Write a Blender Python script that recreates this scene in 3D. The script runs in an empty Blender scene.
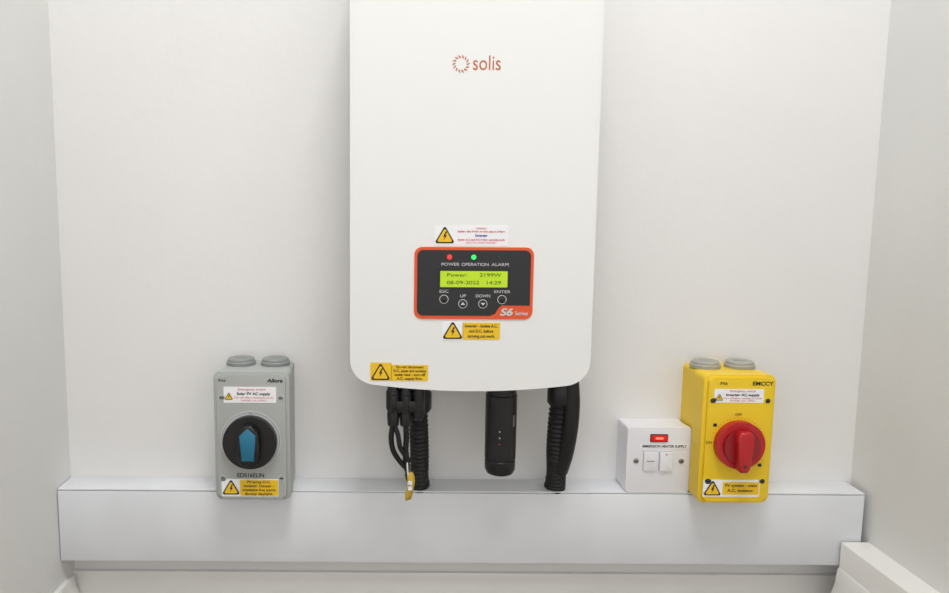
import bpy, bmesh, math
from mathutils import Vector, Matrix
scene = bpy.context.scene
try:
    scene.view_settings.view_transform = 'Standard'
except Exception:
    pass

# ---------------------------------------------------------------- materials
def lin(c):
    return tuple(((v/255)/12.92 if v/255 <= .04045 else ((v/255+.055)/1.055)**2.4) for v in c)

def mat(name, rgb, rough=.5, bump=0, bscale=200, var=0, vscale=6, metal=0, emit=None, es=0, coat=0, spec=.5):
    m = bpy.data.materials.new(name); m.use_nodes = True
    nt = m.node_tree; b = nt.nodes['Principled BSDF']
    c = lin(rgb)
    b.inputs['Base Color'].default_value = (*c, 1)
    b.inputs['Roughness'].default_value = rough
    b.inputs['Metallic'].default_value = metal
    b.inputs['Specular IOR Level'].default_value = spec
    b.inputs['Coat Weight'].default_value = coat
    tc = nt.nodes.new('ShaderNodeTexCoord')
    if var:
        n = nt.nodes.new('ShaderNodeTexNoise'); n.inputs['Scale'].default_value = vscale
        n.inputs['Detail'].default_value = 5
        nt.links.new(tc.outputs['Object'], n.inputs['Vector'])
        r = nt.nodes.new('ShaderNodeValToRGB')
        r.color_ramp.elements[0].position = .3; r.color_ramp.elements[1].position = .7
        r.color_ramp.elements[0].color = (*[v*(1-var) for v in c], 1)
        r.color_ramp.elements[1].color = (*[min(1, v*(1+var*.4)) for v in c], 1)
        nt.links.new(n.outputs['Fac'], r.inputs['Fac'])
        nt.links.new(r.outputs['Color'], b.inputs['Base Color'])
    if bump:
        n = nt.nodes.new('ShaderNodeTexNoise'); n.inputs['Scale'].default_value = bscale
        n.inputs['Detail'].default_value = 3
        nt.links.new(tc.outputs['Object'], n.inputs['Vector'])
        bp = nt.nodes.new('ShaderNodeBump'); bp.inputs['Strength'].default_value = bump
        bp.inputs['Distance'].default_value = .002
        nt.links.new(n.outputs['Fac'], bp.inputs['Height'])
        nt.links.new(bp.outputs['Normal'], b.inputs['Normal'])
    if emit:
        b.inputs['Emission Color'].default_value = (*lin(emit), 1)
        b.inputs['Emission Strength'].default_value = es
    return m

M = dict(
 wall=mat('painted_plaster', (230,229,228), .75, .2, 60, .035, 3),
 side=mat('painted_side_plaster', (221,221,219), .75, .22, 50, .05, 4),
 ceil=mat('ceiling_paint', (238,238,236), .8, .1, 80),
 floor=mat('floor_boards', (150,140,128), .6, .1, 40, .2, 8),
 trunk=mat('white_pvc_trunking', (226,228,232), .4, .04, 60, .06, 12),
 gloss=mat('gloss_trim_paint', (232,231,228), .35, .05, 60, .04, 9),
 inv=mat('white_powder_coat', (231,231,229), .32, .03, 900),
 invback=mat('aluminium_heatsink', (120,122,124), .4, metal=.8),
 black=mat('black_plastic', (18,18,20), .38),
 rubber=mat('black_rubber', (14,14,16), .55, .1, 300),
 panel=mat('display_panel_black', (20,18,20), .25),
 orange=mat('orange_vinyl', (226,82,30), .4),
 logo=mat('logo_orange_print', (186,108,66), .5),
 lcd=mat('lcd_backlit', (165,196,15), .3, emit=(175,206,10), es=.32),
 lcdframe=mat('lcd_bezel', (8,10,8), .3),
 ink=mat('black_ink', (22,22,22), .6),
 lcdink=mat('lcd_ink', (45,62,10), .6),
 wink=mat('white_ink', (205,205,205), .6),
 gink=mat('grey_ink', (120,120,122), .6),
 rink=mat('red_ink', (205,45,60), .6),
 bink=mat('blue_ink', (70,70,160), .6),
 led_r=mat('red_led', (255,30,30), .3, emit=(255,30,35), es=3),
 led_g=mat('green_led', (20,230,60), .3, emit=(30,235,80), es=3),
 led_off=mat('unlit_led', (60,60,64), .3),
 sy=mat('yellow_vinyl', (236,192,26), .45),
 sw=mat('white_vinyl', (240,240,242), .45),
 grey=mat('grey_abs', (171,174,171), .42, .03, 500),
 grey2=mat('grey_dial_print', (192,195,194), .42),
 greyd=mat('dark_grey_abs', (140,143,142), .45),
 yel=mat('yellow_abs', (234,197,30), .38, .03, 500),
 yeld=mat('yellow_grey_plug', (160,160,150), .45),
 blue=mat('teal_blue_plastic', (30,112,145), .4),
 red=mat('red_plastic', (180,24,32), .35),
 redd=mat('deep_red_plastic', (145,16,24), .35),
 white=mat('white_urea_plastic', (230,230,234), .28),
 neon=mat('red_neon', (150,10,10), .2, emit=(230,30,20), es=.5),
 neonhot=mat('red_neon_lit', (255,90,70), .2, emit=(255,110,90), es=1.5),
 screw=mat('screw_steel', (150,150,148), .35, metal=.8),
 dark=mat('screw_recess', (60,55,40), .6),
 gold=mat('gold_foil_tag', (205,172,60), .5),
)

# ---------------------------------------------------------------- helpers
def empty(name, loc):
    e = bpy.data.objects.new(name, None); e.location = loc
    e.empty_display_size = .02
    scene.collection.objects.link(e); return e

def link(o, parent, m):
    scene.collection.objects.link(o)
    if m: o.data.materials.append(m)
    if parent:
        o.parent = parent
        o.matrix_parent_inverse = Matrix.Translation(parent.location).inverted()
    return o

def finish(name, bm, m, parent=None, smooth=True):
    bmesh.ops.recalc_face_normals(bm, faces=bm.faces)
    me = bpy.data.meshes.new(name); bm.to_mesh(me); bm.free()
    if smooth:
        me.polygons.foreach_set('use_smooth', [True]*len(me.polygons))
        try: me.set_sharp_from_angle(angle=math.radians(38))
        except Exception: pass
    return link(bpy.data.objects.new(name, me), parent, m)

def prism(name, pts, yf, yb, m, parent=None, bev=0, seg=3, bevback=0):
    """outline pts (x,z) extruded from yf (front, smaller y) to yb"""
    bm = bmesh.new()
    a = [bm.verts.new((x, yf, z)) for x, z in pts]
    b = [bm.verts.new((x, yb, z)) for x, z in pts]
    n = len(pts)
    bm.faces.new(a); bm.faces.new(b[::-1])
    for i in range(n):
        bm.faces.new((a[i], b[i], b[(i+1) % n], a[(i+1) % n]))
    if bev:
        es = [e for e in bm.edges if e.verts[0].co.y == e.verts[1].co.y and abs(e.verts[0].co.y-yf) < 1e-7]
        bmesh.ops.bevel(bm, geom=es, offset=bev, segments=seg, profile=.5, affect='EDGES', clamp_overlap=True)
    return finish(name, bm, m, parent)

def rrect(x0, x1, z0, z1, r, n=6):
    pts = []
    for cx, cz, a0 in ((x1-r, z1-r, 0), (x0+r, z1-r, 90), (x0+r, z0+r, 180), (x1-r, z0+r, 270)):
        for i in range(n+1):
            a = math.radians(a0+90*i/n); pts.append((cx+r*math.cos(a), cz+r*math.sin(a)))
    return pts

def circ(cx, cz, r, n=48):
    return [(cx+r*math.cos(2*math.pi*i/n), cz+r*math.sin(2*math.pi*i/n)) for i in range(n)]

def box(name, x0, x1, y0, y1, z0, z1, m, parent=None, bev=0, seg=2):
    bm = bmesh.new(); bmesh.ops.create_cube(bm, size=1)
    for v in bm.verts:
        v.co = ((x0+x1)/2+v.co.x*(x1-x0), (y0+y1)/2+v.co.y*(y1-y0), (z0+z1)/2+v.co.z*(z1-z0))
    if bev: bmesh.ops.bevel(bm, geom=bm.edges[:], offset=bev, segments=seg, profile=.5, affect='EDGES')
    return finish(name, bm, m, parent)

def lathe(name, cx, cy, prof, m, parent=None, n=40):
    bm = bmesh.new(); rings = []
    for r, z in prof:
        rings.append([bm.verts.new((cx+r*math.cos(2*math.pi*i/n), cy+r*math.sin(2*math.pi*i/n), z)) for i in range(n)])
    for a, b in zip(rings, rings[1:]):
        for i in range(n): bm.faces.new((a[i], a[(i+1) % n], b[(i+1) % n], b[i]))
    bm.faces.new(rings[0]); bm.faces.new(rings[-1])
    return finish(name, bm, m, parent)

def tube(name, ctrl, rf, m, parent=None, steps=24, n=20):
    P = [Vector(p) for p in ctrl]; P = [2*P[0]-P[1]]+P+[2*P[-1]-P[-2]]
    path = []
    for i in range(1, len(P)-2):
        for s in range(steps):
            t = s/steps; a, b, c, d = P[i-1:i+3]
            path.append(.5*((2*b)+(c-a)*t+(2*a-5*b+4*c-d)*t*t+(3*b-a-3*c+d)*t**3))
    path.append(P[-2])
    bm = bmesh.new(); rings = []; L = 0; ref = Vector((0, 1, 0.001))
    for i, p in enumerate(path):
        tg = (path[min(i+1, len(path)-1)]-path[max(i-1, 0)]).normalized()
        if i: L += (p-path[i-1]).length
        u = (ref-tg*ref.dot(tg)).normalized(); ref = u; v = tg.cross(u)
        r = rf(L) if callable(rf) else rf
        rings.append([bm.verts.new(p+r*(math.cos(2*math.pi*k/n)*u+math.sin(2*math.pi*k/n)*v)) for k in range(n)])
    for a, b in zip(rings, rings[1:]):
        for k in range(n): bm.faces.new((a[k], a[(k+1) % n], b[(k+1) % n], b[k]))
    bm.faces.new(rings[0]); bm.faces.new(rings[-1])
    return finish(name, bm, m, parent)

def text(name, s, x, y, z, h, m, parent, align='CENTER', width=None, bold=0, shear=0):
    cu = bpy.data.curves.new(name, 'FONT'); cu.body = s; cu.size = h*1.38
    cu.align_x = align; cu.align_y = 'CENTER'; cu.offset = bold; cu.shear = shear
    cu.extrude = .00004
    o = bpy.data.objects.new(name, cu); o.location = (x, y, z)
    o.rotation_euler = (math.pi/2, 0, 0)
    link(o, parent, m)
    if width:
        bpy.context.view_layer.update()
        w = o.dimensions.x
        if w > 0: o.scale.x = width/w
    return o

def warn_tri(cx, cz, r, y, parent):
    """yellow warning triangle with black border and lightning bolt"""
    def tri(rr):
        pts = []
        for a in (90, 210, 330):
            ctr = (cx+(rr-.15*rr)*math.cos(math.radians(a)), cz-.12*r+(rr-.15*rr)*math.sin(math.radians(a)))
            for d in (-50, 0, 50):
                q = math.radians(a+d); pts.append((ctr[0]+.15*rr*math.cos(q), ctr[1]+.15*rr*math.sin(q)))
        return pts
    prism('triangle_border', tri(r), y-.0003, y, M['ink'], parent)
    prism('triangle_fill', tri(r*.78), y-.0005, y-.0002, M['sy'], parent)
    s = r
    bolt = [(.10, .52), (-.16, .0), (.0, .02), (-.1, -.34), (.2, .14), (.04, .12), (.22, .46)]
    prism('bolt', [(cx+a*s, cz+b*s-.06*s) for a, b in bolt], y-.0007, y-.0004, M['ink'], parent)

def plaque(name, x0, x1, z0, z1, y, m, parent, r=.001):
    return prism(name, rrect(x0, x1, z0, z1, r, 3), y-.0004, y+.0001, m, parent)

# ---------------------------------------------------------------- room
XL, XR = -.4406, .6394
YF = -.9; ZC = 2.3
box('wall_back', XL-.1, XR+.1, 0, .1, -.0, ZC, M['wall'])
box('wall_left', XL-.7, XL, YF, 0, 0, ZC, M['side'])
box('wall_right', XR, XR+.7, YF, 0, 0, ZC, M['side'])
box('floor', XL-.7, XR+.7, -2.6, .1, -.1, 0, M['floor'])
box('ceiling', XL-.7, XR+.7, -2.6, .1, ZC, ZC+.1, M['ceil'])

def skirt(name, prof, axis, a0, a1, flip=1, base=0):
    bm = bmesh.new(); A = []; B = []
    for d, z in prof:
        if axis == 'x':
            A.append(bm.verts.new((a0, -d, z))); B.append(bm.verts.new((a1, -d, z)))
        else:
            A.append(bm.verts.new((base+flip*d, a0, z))); B.append(bm.verts.new((base+flip*d, a1, z)))
    n = len(prof)
    for i in range(n): bm.faces.new((A[i], A[(i+1) % n], B[(i+1) % n], B[i]))
    bm.faces.new(A); bm.faces.new(B)
    return finish(name, bm, M['gloss'])

def ogee(t, h):
    p = [(0, 0), (t, 0), (t, h-.045)]
    for i in range(9):
        a = i/8
        p.append((t-(t*.55)*(.5-.5*math.cos(math.pi*a)), h-.042+.034*a))
    p += [(t*.45, h-.003), (t*.38, h), (0, h)]
    return p
skirt('baseboard_back', ogee(.017, .139), 'x', XL, XR)
skirt('baseboard_left', ogee(.016, .139), 'y', YF, -.017, 1, XL)
skirt('baseboard_right', [(0,0),(.036,0),(.036,.204),(.0352,.2062),(.033,.207),(0,.207)], 'y', YF, -.0475, -1, XR)
skirt('trim_1', [(.0362,.0),(.046,.0),(.046,.120),(.0445,.135),(.040,.150),(.0385,.168),(.0362,.172)], 'y', YF, -.0475, -1, XR)

# ---------------------------------------------------------------- trunking
TZ0, TZ1, TY = .1712, .2733, -.045
tr = empty('cable_trunking', ((XL+XR)/2, -.02, TZ0))
box('trunking_body', XL+.001, XR-.008, TY+.003, 0, TZ0, TZ1-.0022, M['trunk'], tr, .001)
box('trunking_lid', XL+.001, XR-.008, TY, TY+.003, TZ0+.002, TZ1-.003, M['trunk'], tr, .0012)
box('trunking_top_lip', XL+.001, XR-.008, TY+.0006, 0, TZ1-.0022, TZ1, M['trunk'], tr, .0008)

# ---------------------------------------------------------------- inverter
inv = empty('solar_inverter', (.094, -.07, .7))
L, R = -.0462, .2345; IF = -.14
def inv_outline(L, R, dz=0, top=.98):
    """straight sides, gently bowed bottom edge, corners rounded by true arc blending"""
    cx = (L+R)/2; hw = (R-L)/2; r = .030
    z0 = .4330+dz
    sag = .011                                   # bow height at the sides
    Rb = (hw*hw+sag*sag)/(2*sag)                 # radius of the big bottom arc
    zc = z0+Rb                                   # its centre height
    # fillet circle tangent internally to big arc and to side
    fx = hw-r; fz = zc-math.sqrt((Rb-r)**2-fx*fx)
    a0 = math.atan2(fz-zc, fx)                   # direction of tangency from centre
    pts = []
    for i in range(15):
        a = 0+(a0)*i/14; pts.append((cx+fx+r*math.cos(a), fz+r*math.sin(a)))
    for i in range(1, 30):
        a = a0+((-math.pi-a0)-a0)*i/30; pts.append((cx+Rb*math.cos(a), zc+Rb*math.sin(a)))
    for i in range(15):
        a = (-math.pi-a0)+(a0)*i/14; pts.append((cx-fx+r*math.cos(a), fz+r*math.sin(a)))
    for i in range(7):
        a = math.radians(180-90*i/6); pts.append((L+.02+.02*math.cos(a), top-.02+.02*math.sin(a)))
    for i in range(7):
        a = math.radians(90-90*i/6); pts.append((R-.02+.02*math.cos(a), top-.02+.02*math.sin(a)))
    return pts
prism('front_cover', inv_outline(L, R), IF, -.075, M['inv'], inv, .008, 6)
prism('rear_housing', inv_outline(L+.003, R-.003, .004, .977), -.075, -.030, M['inv'], inv)
for i in range(14):
    x = L+.02+i*(R-L-.04)/13
    box('heatsink_fin', x-.0012, x+.0012, -.031, -.008, .48, .95, M['invback'], inv)
box('mounting_bracket', L+.06, R-.06, -.01, 0, .86, .92, M['invback'], inv)
# logo: sun with pointed rays
lx, lz = .0775, .8057
N = 14
for i in range(N):
    a = 2*math.pi*i/N; da = math.pi/N
    def pp(r, t): return (lx+r*math.cos(t), lz+r*math.sin(t))
    prism('logo_ray', [pp(.0062, a-da*.75), pp(.0066, a+da*.25), pp(.0104, a+da*.55), pp(.0078, a-da*.75)], IF-.0003, IF+.0002, M['logo'], inv)
text('logo_text', 'solis', .0900, IF-.0002, .8062, .0165, M['logo'], inv, 'LEFT', .0310)

# display panel
def pz(py): return .601-(py-247)*.001159
px0, px1, pz0, pz1 = .0277, .1648, .5187, .6020
prism('panel_border', rrect(px0, px1, pz0, pz1, .009), IF-.0012, IF+.0005, M['orange'], inv, .0004, 1)
bx0, bx1, bz0, bz1 = px0+.0034, px1-.0034, pz0+.0040, pz1-.0034
blk = rrect(bx0, bx1, bz0, bz1, .007)
n7 = 7
pts = blk[:n7*3]
pts += [(.1150, bz0), (.1215, bz0+.0025), (.1255, .5320), (.1290, .5350), (bx1, .5350)]
prism('panel_face', pts, IF-.0016, IF-.0008, M['panel'], inv)
F = IF-.0018
prism('lcd_bezel', rrect(.0545, .1380, .5530, .5775, .001), IF-.0022, IF-.001, M['lcdframe'], inv)
prism('lcd_screen', rrect(.0576, .1349, .5560, .5746, .0006), IF-.0025, IF-.0018, M['lcd'], inv)
text('lcd_text', 'Power:      2199W', .0963, IF-.0027, .5700, .0042, M['lcdink'], inv, width=.062)
text('lcd_text', '08-09-2022   14:29', .0963, IF-.0027, .5612, .0042, M['lcdink'], inv, width=.062)
for x, mm in ((.068, 'led_r'), (.0957, 'led_g'), (.1245, 'led_off')):
    prism('indicator_led', circ(x, pz(256), .0026 if mm != 'led_off' else .0012, 20), IF-.0026, IF-.001, M[mm], inv, .0006, 2)
for x, s, w in ((.0690, 'POWER', .0205), (.0975, 'OPERATION', .0310), (.1262, 'ALARM', .0195)):
    text('panel_label', s, x, F, pz(263.3), .0036, M['wink'], inv, width=w)
for x, py, s, w in ((.0622, 298.0, 'ESC', .0105), (.0841, 302.5, 'UP', .0065), (.1072, 302.5, 'DOWN', .0165), (.1291, 298.0, 'ENTER', .0185)):
    prism('button_ring', circ(x, pz(py), .0052, 32), IF-.0020, IF-.001, M['wink'], inv)
    prism('button', circ(x, pz(py), .0046, 32), IF-.0024, IF-.001, M['panel'], inv, .0005, 2)
    text('panel_label', s, x, F, pz(py-7.8), .0036, M['wink'], inv, width=w)
    if s in ('UP', 'DOWN'):
        d = 1 if s == 'UP' else -1
        prism('arrow', [(x-.0026, pz(py)-d*.0012), (x+.0026, pz(py)-d*.0012), (x, pz(py)+d*.002)], IF-.0027, IF-.002, M['wink'], inv)
text('series_number', 'S6', .1340, F, pz(311), .0085, M['wink'], inv, width=.0150, bold=.00035, shear=.25)
text('series_text', 'Series', .1520, F, pz(312), .0046, M['wink'], inv, width=.0145, bold=.0001)

# stickers on inverter
plaque('caution_sticker', .0506, .1346, .6035, .6270, IF, M['sw'], inv)
warn_tri(.0622, .6145, .0118, IF-.0006, inv)
text('sticker_text', 'WARNING', .104, IF-.0006, .6232, .0022, M['rink'], inv, width=.012)
text('sticker_text', 'Isolate this device in two places before', .104, IF-.0006, .6198, .0022, M['rink'], inv, width=.054, bold=.00008)
text('sticker_text', 'Inverter', .104, IF-.0006, .6152, .0034, M['bink'], inv, width=.014, bold=.00012)
text('sticker_text', 'Isolate A.C and D.C before carrying work', .104, IF-.0006, .6104, .0022, M['rink'], inv, width=.054, bold=.00008)
text('sticker_text', 'ELECTRIC SHOCK HAZARD', .104, IF-.0006, .6070, .0018, M['rink'], inv, width=.034)

plaque('warning_sticker', .0845, .1280, .4945, .5145, IF, M['sy'], inv)
plaque('warning_sticker_patch', .0610, .0850, .4935, .5155, IF, M['sw'], inv)
warn_tri(.0730, .5040, .0125, IF-.0006, inv)
for i, s in enumerate(('Inverter - Isolate A.C.', 'and D.C. before', 'carrying out work.')):
    text('sticker_text', s, .1062, IF-.0006, .5105-i*.0060, .0036, M['ink'], inv, width=(.038, .028, .032)[i], bold=.0001)

plaque('warning_sticker', .0020, .0450, .4450, .4640, IF, M['sy'], inv)
plaque('warning_sticker_patch', -.0225, .0025, .4450, .4665, IF, M['sy'], inv)
warn_tri(-.0105, .4545, .0120, IF-.0006, inv)
for i, s in enumerate(('Do not disconnect', 'D.C. plugs and sockets', 'under load - turn off', 'A.C. supply first.')):
    text('sticker_text', s, .0236, IF-.0006, .4615-i*.0046, .0031, M['ink'], inv, width=(.032, .038, .036, .030)[i], bold=.00008)

# ---------------------------------------------------------------- isolators
def isolator(x0, x1, body, dial, plug, scheme):
    cx = (x0+x1)/2; z0, z1 = TZ1, .4400; FY = -.081
    e = empty('rotary_isolator_switch', (cx, -.04, (z0+z1)/2))
    bi = .0035
    prism('enclosure_base', rrect(x0+bi, x1-bi, z0+.0005, z1-.001, .006), -.046, 0, body, e)
    prism('enclosure_gasket', rrect(x0+bi+.001, x1-bi-.001, z0+.002, z1-.003, .006), -.0475, -.045, M['greyd'] if scheme == 'grey' else M['dark'], e)
    prism('enclosure_cover', rrect(x0, x1, z0, z1, .007), FY+.004, -.0475, body, e, .002, 2)
    prism('cover_field', rrect(x0+.0045, x1-.0045, z0+.003, z1-.003, .005), FY, FY+.006, body, e, .0022, 3)
    for sx in (x0+.0105, x1-.0105):
        for sz in (z1-.032, z0+.030):
            prism('cover_screw_well', circ(sx, sz, .0042, 20), FY-.0004, FY+.003, dial if scheme == 'grey' else body, e)
            prism('cover_screw', circ(sx, sz, .0031, 20), FY-.0007, FY+.003, M['greyd'] if scheme == 'grey' else M['dark'], e)
            box('screw_slot', sx-.0026, sx+.0026, FY-.0010, FY-.0006, sz-.0005, sz+.0005, M['ink'], e)
    for dx in (-.0228, .0228):
        lathe('entry_plug', cx+dx, -.025, [(.0192, z1-.001), (.0192, z1+.0030), (.0182, z1+.0040), (.0175, z1+.0045), (.0175, z1+.0065), (.0160, z1+.0078), (.006, z1+.0081), (.001, z1+.0081)], plug, e)
        box('plug_slot', cx+dx-.008, cx+dx+.008, -.0262, -.0238, z1+.0076, z1+.0085, M['greyd'], e)
    dz = .3525; dx = cx-.001 if scheme == 'grey' else cx+.000
    if scheme == 'grey':
        prism('dial_plate', circ(dx, dz, .0385, 64), FY-.0008, FY+.001, M['grey2'], e)
        prism('dial_outline', circ(dx, dz, .0368, 64), FY-.0010, FY, M['gink'], e)
        prism('dial_inner', circ(dx, dz, .0362, 64), FY-.0012, FY, M['grey2'], e)
        prism('knob_skirt', circ(dx, dz-.0005, .0338, 64), FY-.010, FY, M['black'], e, .003, 4)
        h = [(-.013, -.020), (-.0145, .0), (-.013, .017), (-.005, .026), (.005, .026), (.013, .017), (.0145, 0), (.013, -.020), (.007, -.028), (-.007, -.028)]
        prism('knob_handle', [(dx+a, dz-.001+b) for a, b in h], FY-.022, FY-.009, M['black'], e, .003, 3)
        a = [(-.0104, .0130), (0, .0225), (.0104, .0130), (.0088, .006), (.0078, -.019), (-.0078, -.019), (-.0088, .006)]
        prism('knob_insert', [(dx+p, dz-.0005+q) for p, q in a], FY-.0232, FY-.02, M['blue'], e, .0008, 2)
        text('dial_text', 'OFF', dx, FY-.0013, dz+.0353, .0022, M['gink'], e)
    else:
        prism('knob_skirt', circ(dx, dz, .0305, 64), FY-.010, FY, M['red'], e, .003, 4)
        prism('knob_ring', circ(dx, dz, .0225, 48), FY-.014, FY-.008, M['redd'], e, .002, 2)
        h = [(-.0075, -.026), (-.0095, .004), (-.010, .016), (-.006, .021), (.006, .021), (.010, .016), (.0095, .004), (.0075, -.026), (.004, -.031), (-.004, -.031)]
        prism('knob_handle', [(dx+a, dz+b) for a, b in h], FY-.024, FY-.009, M['red'], e, .003, 3)
        prism('handle_slot', circ(dx, dz-.022, .0022, 16), FY-.0244, FY-.023, M['dark'], e)
        text('dial_text', 'OFF', dx-.001, FY-.0003, dz+.0375, .0036, M['ink'], e)
        text('dial_text', 'ON', dx-.0360, FY-.0003, dz+.001, .0036, M['ink'], e)
        prism('padlock_mark', rrect(dx-.032, dx-.0275, dz+.022, dz+.026, .0005), FY-.0003, FY, M['ink'], e)
        prism('padlock_mark', rrect(dx+.0275, dx+.032, dz-.030, dz-.026, .0005), FY-.0003, FY, M['ink'], e)
        for aa in range(20, 160, 8):
            q = math.radians(aa); c, s = math.cos(q), math.sin(q)
            prism('dial_tick', circ(dx+.0335*c, dz+.0335*s, .0004, 8), FY-.0003, FY, M['ink'], e)
    return e, cx, FY

g, gx, FY = isolator(-.2215, -.1260, M['grey'], M['grey2'], M['greyd'], 'grey')
text('rating_text', 'IP66', gx-.036, FY-.0003, .4300, .0040, M['ink'], g)
text('maker_text', 'Allora', gx+.030, FY-.0003, .4300, .0048, M['ink'], g, width=.020, bold=.0002, shear=.2)
plaque('switch_label', -.2080, -.1420, .4015, .4220, FY, M['sw'], g)
warn_tri(-.2015, .4095, .0055, FY-.0006, g)
text('label_text', 'Emergency switch', -.1725, FY-.0006, .4188, .0030, M['rink'], g, width=.034)
text('label_text', 'Solar PV AC supply', -.1705, FY-.0006, .4131, .0036, M['ink'], g, width=.042, bold=.00012)
text('label_text', 'Turn off before working on circuit', -.1705, FY-.0006, .4083, .0024, M['rink'], g, width=.050)
text('label_text', 'DANGER  LIVE  SUPPLY', -.1705, FY-.0006, .4045, .0020, M['rink'], g, width=.032)
text('model_text', 'EDS16ELIN', gx-.002, FY-.0003, .3068, .0056, M['ink'], g, width=.034, bold=.0001)
plaque('warning_label', -.2130, -.1405, .2790, .3020, FY, M['sw'], g)
plaque('warning_label_field', -.1895, -.1410, .2800, .3010, FY-.0004, M['sy'], g)
warn_tri(-.2010, .2900, .0120, FY-.0006, g)
for i, s in enumerate(('PV array D.C.', 'isolator. Danger -', 'contains live parts', 'during daylight.')):
    text('label_text', s, -.1653, FY-.0010, .2983-i*.0052, .0035, M['ink'], g, width=(.030, .038, .042, .036)[i], bold=.00008)

y, yx, FY = isolator(.3955, .4855, M['yel'], M['yel'], M['yeld'], 'yellow')
text('rating_text', 'IP66', yx-.022, FY-.0003, .4300, .0040, M['ink'], y)
text('maker_text', 'EMCCY', yx+.027, FY-.0003, .4300, .0050, M['ink'], y, width=.026, bold=.0002)
plaque('switch_label', .4075, .4695, .4055, .4230, FY, M['sw'], y)
warn_tri(.4138, .4120, .0052, FY-.0006, y)
text('label_text', 'Emergency switch', .443, FY-.0006, .4205, .0028, M['rink'], y, width=.032)
text('label_text', 'Inverter AC supply', .443, FY-.0006, .4155, .0034, M['ink'], y, width=.042, bold=.00012)
text('label_text', 'Turn off before working on circuit', .443, FY-.0006, .4112, .0022, M['rink'], y, width=.048)
text('label_text', 'DANGER  LIVE  SUPPLY', .443, FY-.0006, .4080, .0018, M['rink'], y, width=.032)
plaque('warning_label', .4000, .4720, .2825, .3050, FY, M['sw'], y)
plaque('warning_label_field', .4250, .4710, .2855, .3020, FY-.0004, M['sy'], y)
warn_tri(.4120, .2928, .0120, FY-.0006, y)
for i, s in enumerate(('PV system - main', 'A.C. isolator.')):
    text('label_text', s, .4480, FY-.0010, .2975-i*.0066, .0040, M['ink'], y, width=(.040, .034)[i], bold=.0001)

# ---------------------------------------------------------------- fused spur
sp = empty('fused_spur_switch', (.3545, -.02, .317))
s0, s1, sz0, sz1 = .3130, .3975, TZ1, .3615
prism('back_box', rrect(s0+.0006, s1-.0006, sz0+.0004, sz1-.0006, .003), -.033, 0, M['white'], sp)
prism('face_plate', rrect(s0, s1, sz0, sz1, .003), -.045, -.0335, M['white'], sp, .0022, 3)
mx = (s0+s1)/2; SF = -.045
prism('neon_window_frame', rrect(mx-.0125, mx+.0105, .3425, .3530, .001), SF-.0012, SF+.001, M['ink'], sp)
prism('neon_window', rrect(mx-.0113, mx+.0093, .3437, .3518, .0008), SF-.0020, SF, M['neon'], sp, .0006, 2)
prism('neon_lamp', rrect(mx-.006, mx+.004, .3465, .3490, .0008), SF-.0024, SF-.001, M['neonhot'], sp)
plaque('circuit_label', s0+.017, s1-.004, .3335, .3395, SF, M['sw'], sp)
text('label_text', 'IMMERSION HEATER SUPPLY', (s0+.017+s1-.004)/2, SF-.0006, .3365, .0036, M['ink'], sp, width=.058, bold=.0001)
prism('fuse_carrier_surround', rrect(mx-.0205, mx-.0020, .3035, .3300, .001), SF-.0003, SF+.001, M['gink'], sp)
prism('fuse_carrier', rrect(mx-.0201, mx-.0024, .3039, .3296, .001), SF-.0022, SF+.001, M['white'], sp, .0008, 2)
box('fuse_carrier_slot', mx-.0165, mx-.006, SF-.0026, SF-.0020, .3165, .3174, M['gink'], sp)
prism('rocker_surround', rrect(mx+.0005, mx+.0175, .3035, .3300, .001), SF-.0003, SF+.001, M['gink'], sp)
prism('rocker', rrect(mx+.0009, mx+.0171, .3039, .3296, .001), SF-.0030, SF+.001, M['white'], sp, .001, 2)
prism('rocker_mark', circ(mx+.009, .326, .001, 12), SF-.0034, SF-.002, M['rink'], sp)
for x in (s0+.0125, s1-.0125):
    prism('plate_screw', circ(x, .3165, .0035, 20), SF-.0010, SF+.001, M['screw'], sp, .0005, 2)
    box('screw_slot', x-.0028, x+.0028, SF-.0014, SF-.0009, .3161, .3169, M['ink'], sp)

# ---------------------------------------------------------------- data logger stick
dl = empty('wifi_data_logger', (.1400, -.08, .37))
DX, DY = .1405, -.082
o = .004
lathe('logger_collar', DX, DY, [(.0150, .421), (.0205, .423), (.0205, .4320), (.0190, .4328)], M['black'], dl)
lathe('logger_body', DX, DY, [(.004, .3072+o), (.012, .3080+o), (.0165, .3100+o), (.0190, .3150+o), (.0192, .3270+o), (.0184, .3278+o), (.0184, .3290+o), (.0195, .3300+o), (.0197, .40), (.0197, .4150), (.0185, .4160), (.0185, .4300)], M['black'], dl, 48)
for i, zz in enumerate((.372, .364, .356)):
    prism('status_dot', circ(DX-.004, zz, .0009, 12), DY-.0197, DY-.017, M['wink' if i != 2 else 'rink'], dl)
plaque('logger_label', DX+.0125, DX+.0145, .377, .392, DY-.0142, M['gink'], dl)

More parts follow.
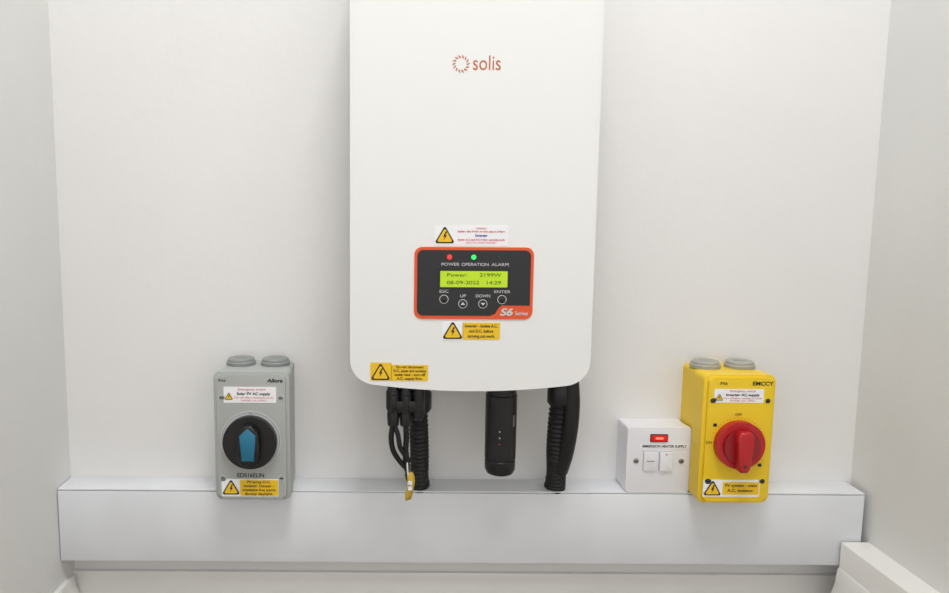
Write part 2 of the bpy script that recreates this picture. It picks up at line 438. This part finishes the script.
# ---------------------------------------------------------------- flexible conduits
def corr(r, p=.0062, a=.0011):
    return lambda s: r+a*math.sin(2*math.pi*s/p)
c1 = empty('flexible_conduit', (.04, -.05, .34))
tube('corrugated_hose', [(.036, -.066, .400), (.038, -.060, .365), (.040, -.048, .325), (.0405, -.033, .2735)], corr(.0115), M['rubber'], c1, 44)
lathe('conduit_gland', .0405, -.0285, [(.0145, TZ1+.0002), (.0145, TZ1+.008), (.0130, TZ1+.010), (.0130, TZ1+.016)], M['black'], c1, 6)
lathe('conduit_gland_nut', .037, -.066, [(.0145, .388), (.0170, .392), (.0170, .412), (.0150, .416), (.0145, .4325)], M['black'], c1, 12)
c2 = empty('flexible_conduit', (.222, -.05, .34))
tube('corrugated_hose', [(.2170, -.072, .412), (.2155, -.070, .380), (.2165, -.060, .340), (.2210, -.045, .305), (.2235, -.032, .2735)], corr(.0120), M['rubber'], c2, 40)
tube('supply_cable', [(.2270, -.078, .434), (.2290, -.080, .405), (.2285, -.078, .372), (.2270, -.066, .335), (.2245, -.050, .305)], .0105, M['rubber'], c2, 20)
lathe('conduit_gland', .2235, -.0285, [(.0145, TZ1+.0002), (.0145, TZ1+.006), (.0130, TZ1+.009), (.0130, TZ1+.015)], M['black'], c2, 6)
lathe('conduit_gland_nut', .2165, -.072, [(.0145, .400), (.0165, .403), (.0165, .420), (.0150, .424), (.0140, .4355)], M['black'], c2, 12)

# ---------------------------------------------------------------- DC connectors / leads (with hanging cable tag)
dc = empty('solar_cable_connectors', (.010, -.095, .42))
for i, x in enumerate((.005, .0205)):
    lathe('plug_body', x, -.094, [(.0045, .376), (.0070, .378), (.0080, .392), (.0072, .395), (.0092, .400), (.0092, .420), (.0075, .424), (.0075, .4345-i*.0015)], M['black'], dc, 20)
    box('latch', x-.003, x+.003, -.1055, -.098, .398, .418, M['black'], dc, .001)
box('plug_latch_bar', .000, .042, -.103, -.088, .396, .411, M['black'], dc, .002)
lathe('plug_body', .036, -.096, [(.004, .385), (.0070, .388), (.0080, .398), (.0080, .420), (.0070, .4325)], M['black'], dc, 20)
tube('solar_cable', [(.005, -.094, .382), (.0025, -.094, .362), (.005, -.092, .345), (.012, -.090, .332), (.020, -.088, .322)], .0034, M['rubber'], dc, 14, 12)
tube('solar_cable', [(.0205, -.094, .382), (.0215, -.093, .360), (.0205, -.092, .342), (.0225, -.088, .318)], .0036, M['rubber'], dc, 14, 12)
tube('solar_cable', [(.005, -.094, .382), (.011, -.098, .366), (.0145, -.096, .348), (.026, -.090, .330)], .0030, M['rubber'], dc, 14, 12)
tube('solar_cable', [(.0215, -.090, .345), (.0235, -.088, .325), (.0235, -.086, .308), (.0290, -.082, .296)], .0028, M['rubber'], dc, 14, 12)
tube('tag_tie', [(.0225, -.0920, .333), (.0235, -.0930, .318), (.0255, -.0900, .300)], .0010, M['sw'], dc, 8, 8)
bm = bmesh.new()
vs = []
for i in range(9):
    t = i/8; z = .316-.037*t; xo = .0265+.0015*math.sin(t*5); yo = -.0925-.002*math.sin(t*4)
    w = .0046 if 0 < i < 8 else .0034
    vs.append((bm.verts.new((xo-w, yo-.002*t, z)), bm.verts.new((xo+w, yo+.002*t, z+.001))))
for a, b in zip(vs, vs[1:]): bm.faces.new((a[0], a[1], b[1], b[0]))
o = finish('tag_strip', bm, M['gold'], dc)
sm = o.modifiers.new('thick', 'SOLIDIFY'); sm.thickness = .0006
prism('tag_print', rrect(.0242, .0292, .294, .306, .001), -.0960, -.0945, M['sw'], dc)
text('tag_text', 'PV', .0267, -.0963, .300, .0034, M['ink'], dc)

# ---------------------------------------------------------------- lights
w = bpy.data.worlds.new('world'); scene.world = w; w.use_nodes = True
bg = w.node_tree.nodes['Background']; bg.inputs[0].default_value = (1, .993, .985, 1); bg.inputs[1].default_value = 1.15
def area(name, loc, tgt, sx, sy, e, col=(1, 1, 1)):
    l = bpy.data.lights.new(name, 'AREA'); l.shape = 'RECTANGLE'; l.size = sx; l.size_y = sy; l.energy = e; l.color = col
    o = bpy.data.objects.new(name, l); o.location = loc
    o.rotation_euler = (Vector(tgt)-Vector(loc)).to_track_quat('-Z', 'Y').to_euler()
    scene.collection.objects.link(o)
area('ceiling_light', (.1, -.85, 2.25), (.1, -.30, .4), .5, .5, 20, (1, .995, .985))

# ---------------------------------------------------------------- camera
cam = bpy.data.cameras.new('camera'); cam.sensor_width = 36; cam.lens = 750/949*36
cam.shift_x = (474.5-390)/949
cam.clip_start = .01
co = bpy.data.objects.new('camera', cam); scene.collection.objects.link(co)
rot = Matrix.Rotation(math.radians(90-7), 4, 'X') @ Matrix.Rotation(math.radians(.35), 4, 'Z')
co.matrix_world = Matrix.Translation((0, -1.0, .65)) @ rot
scene.camera = co
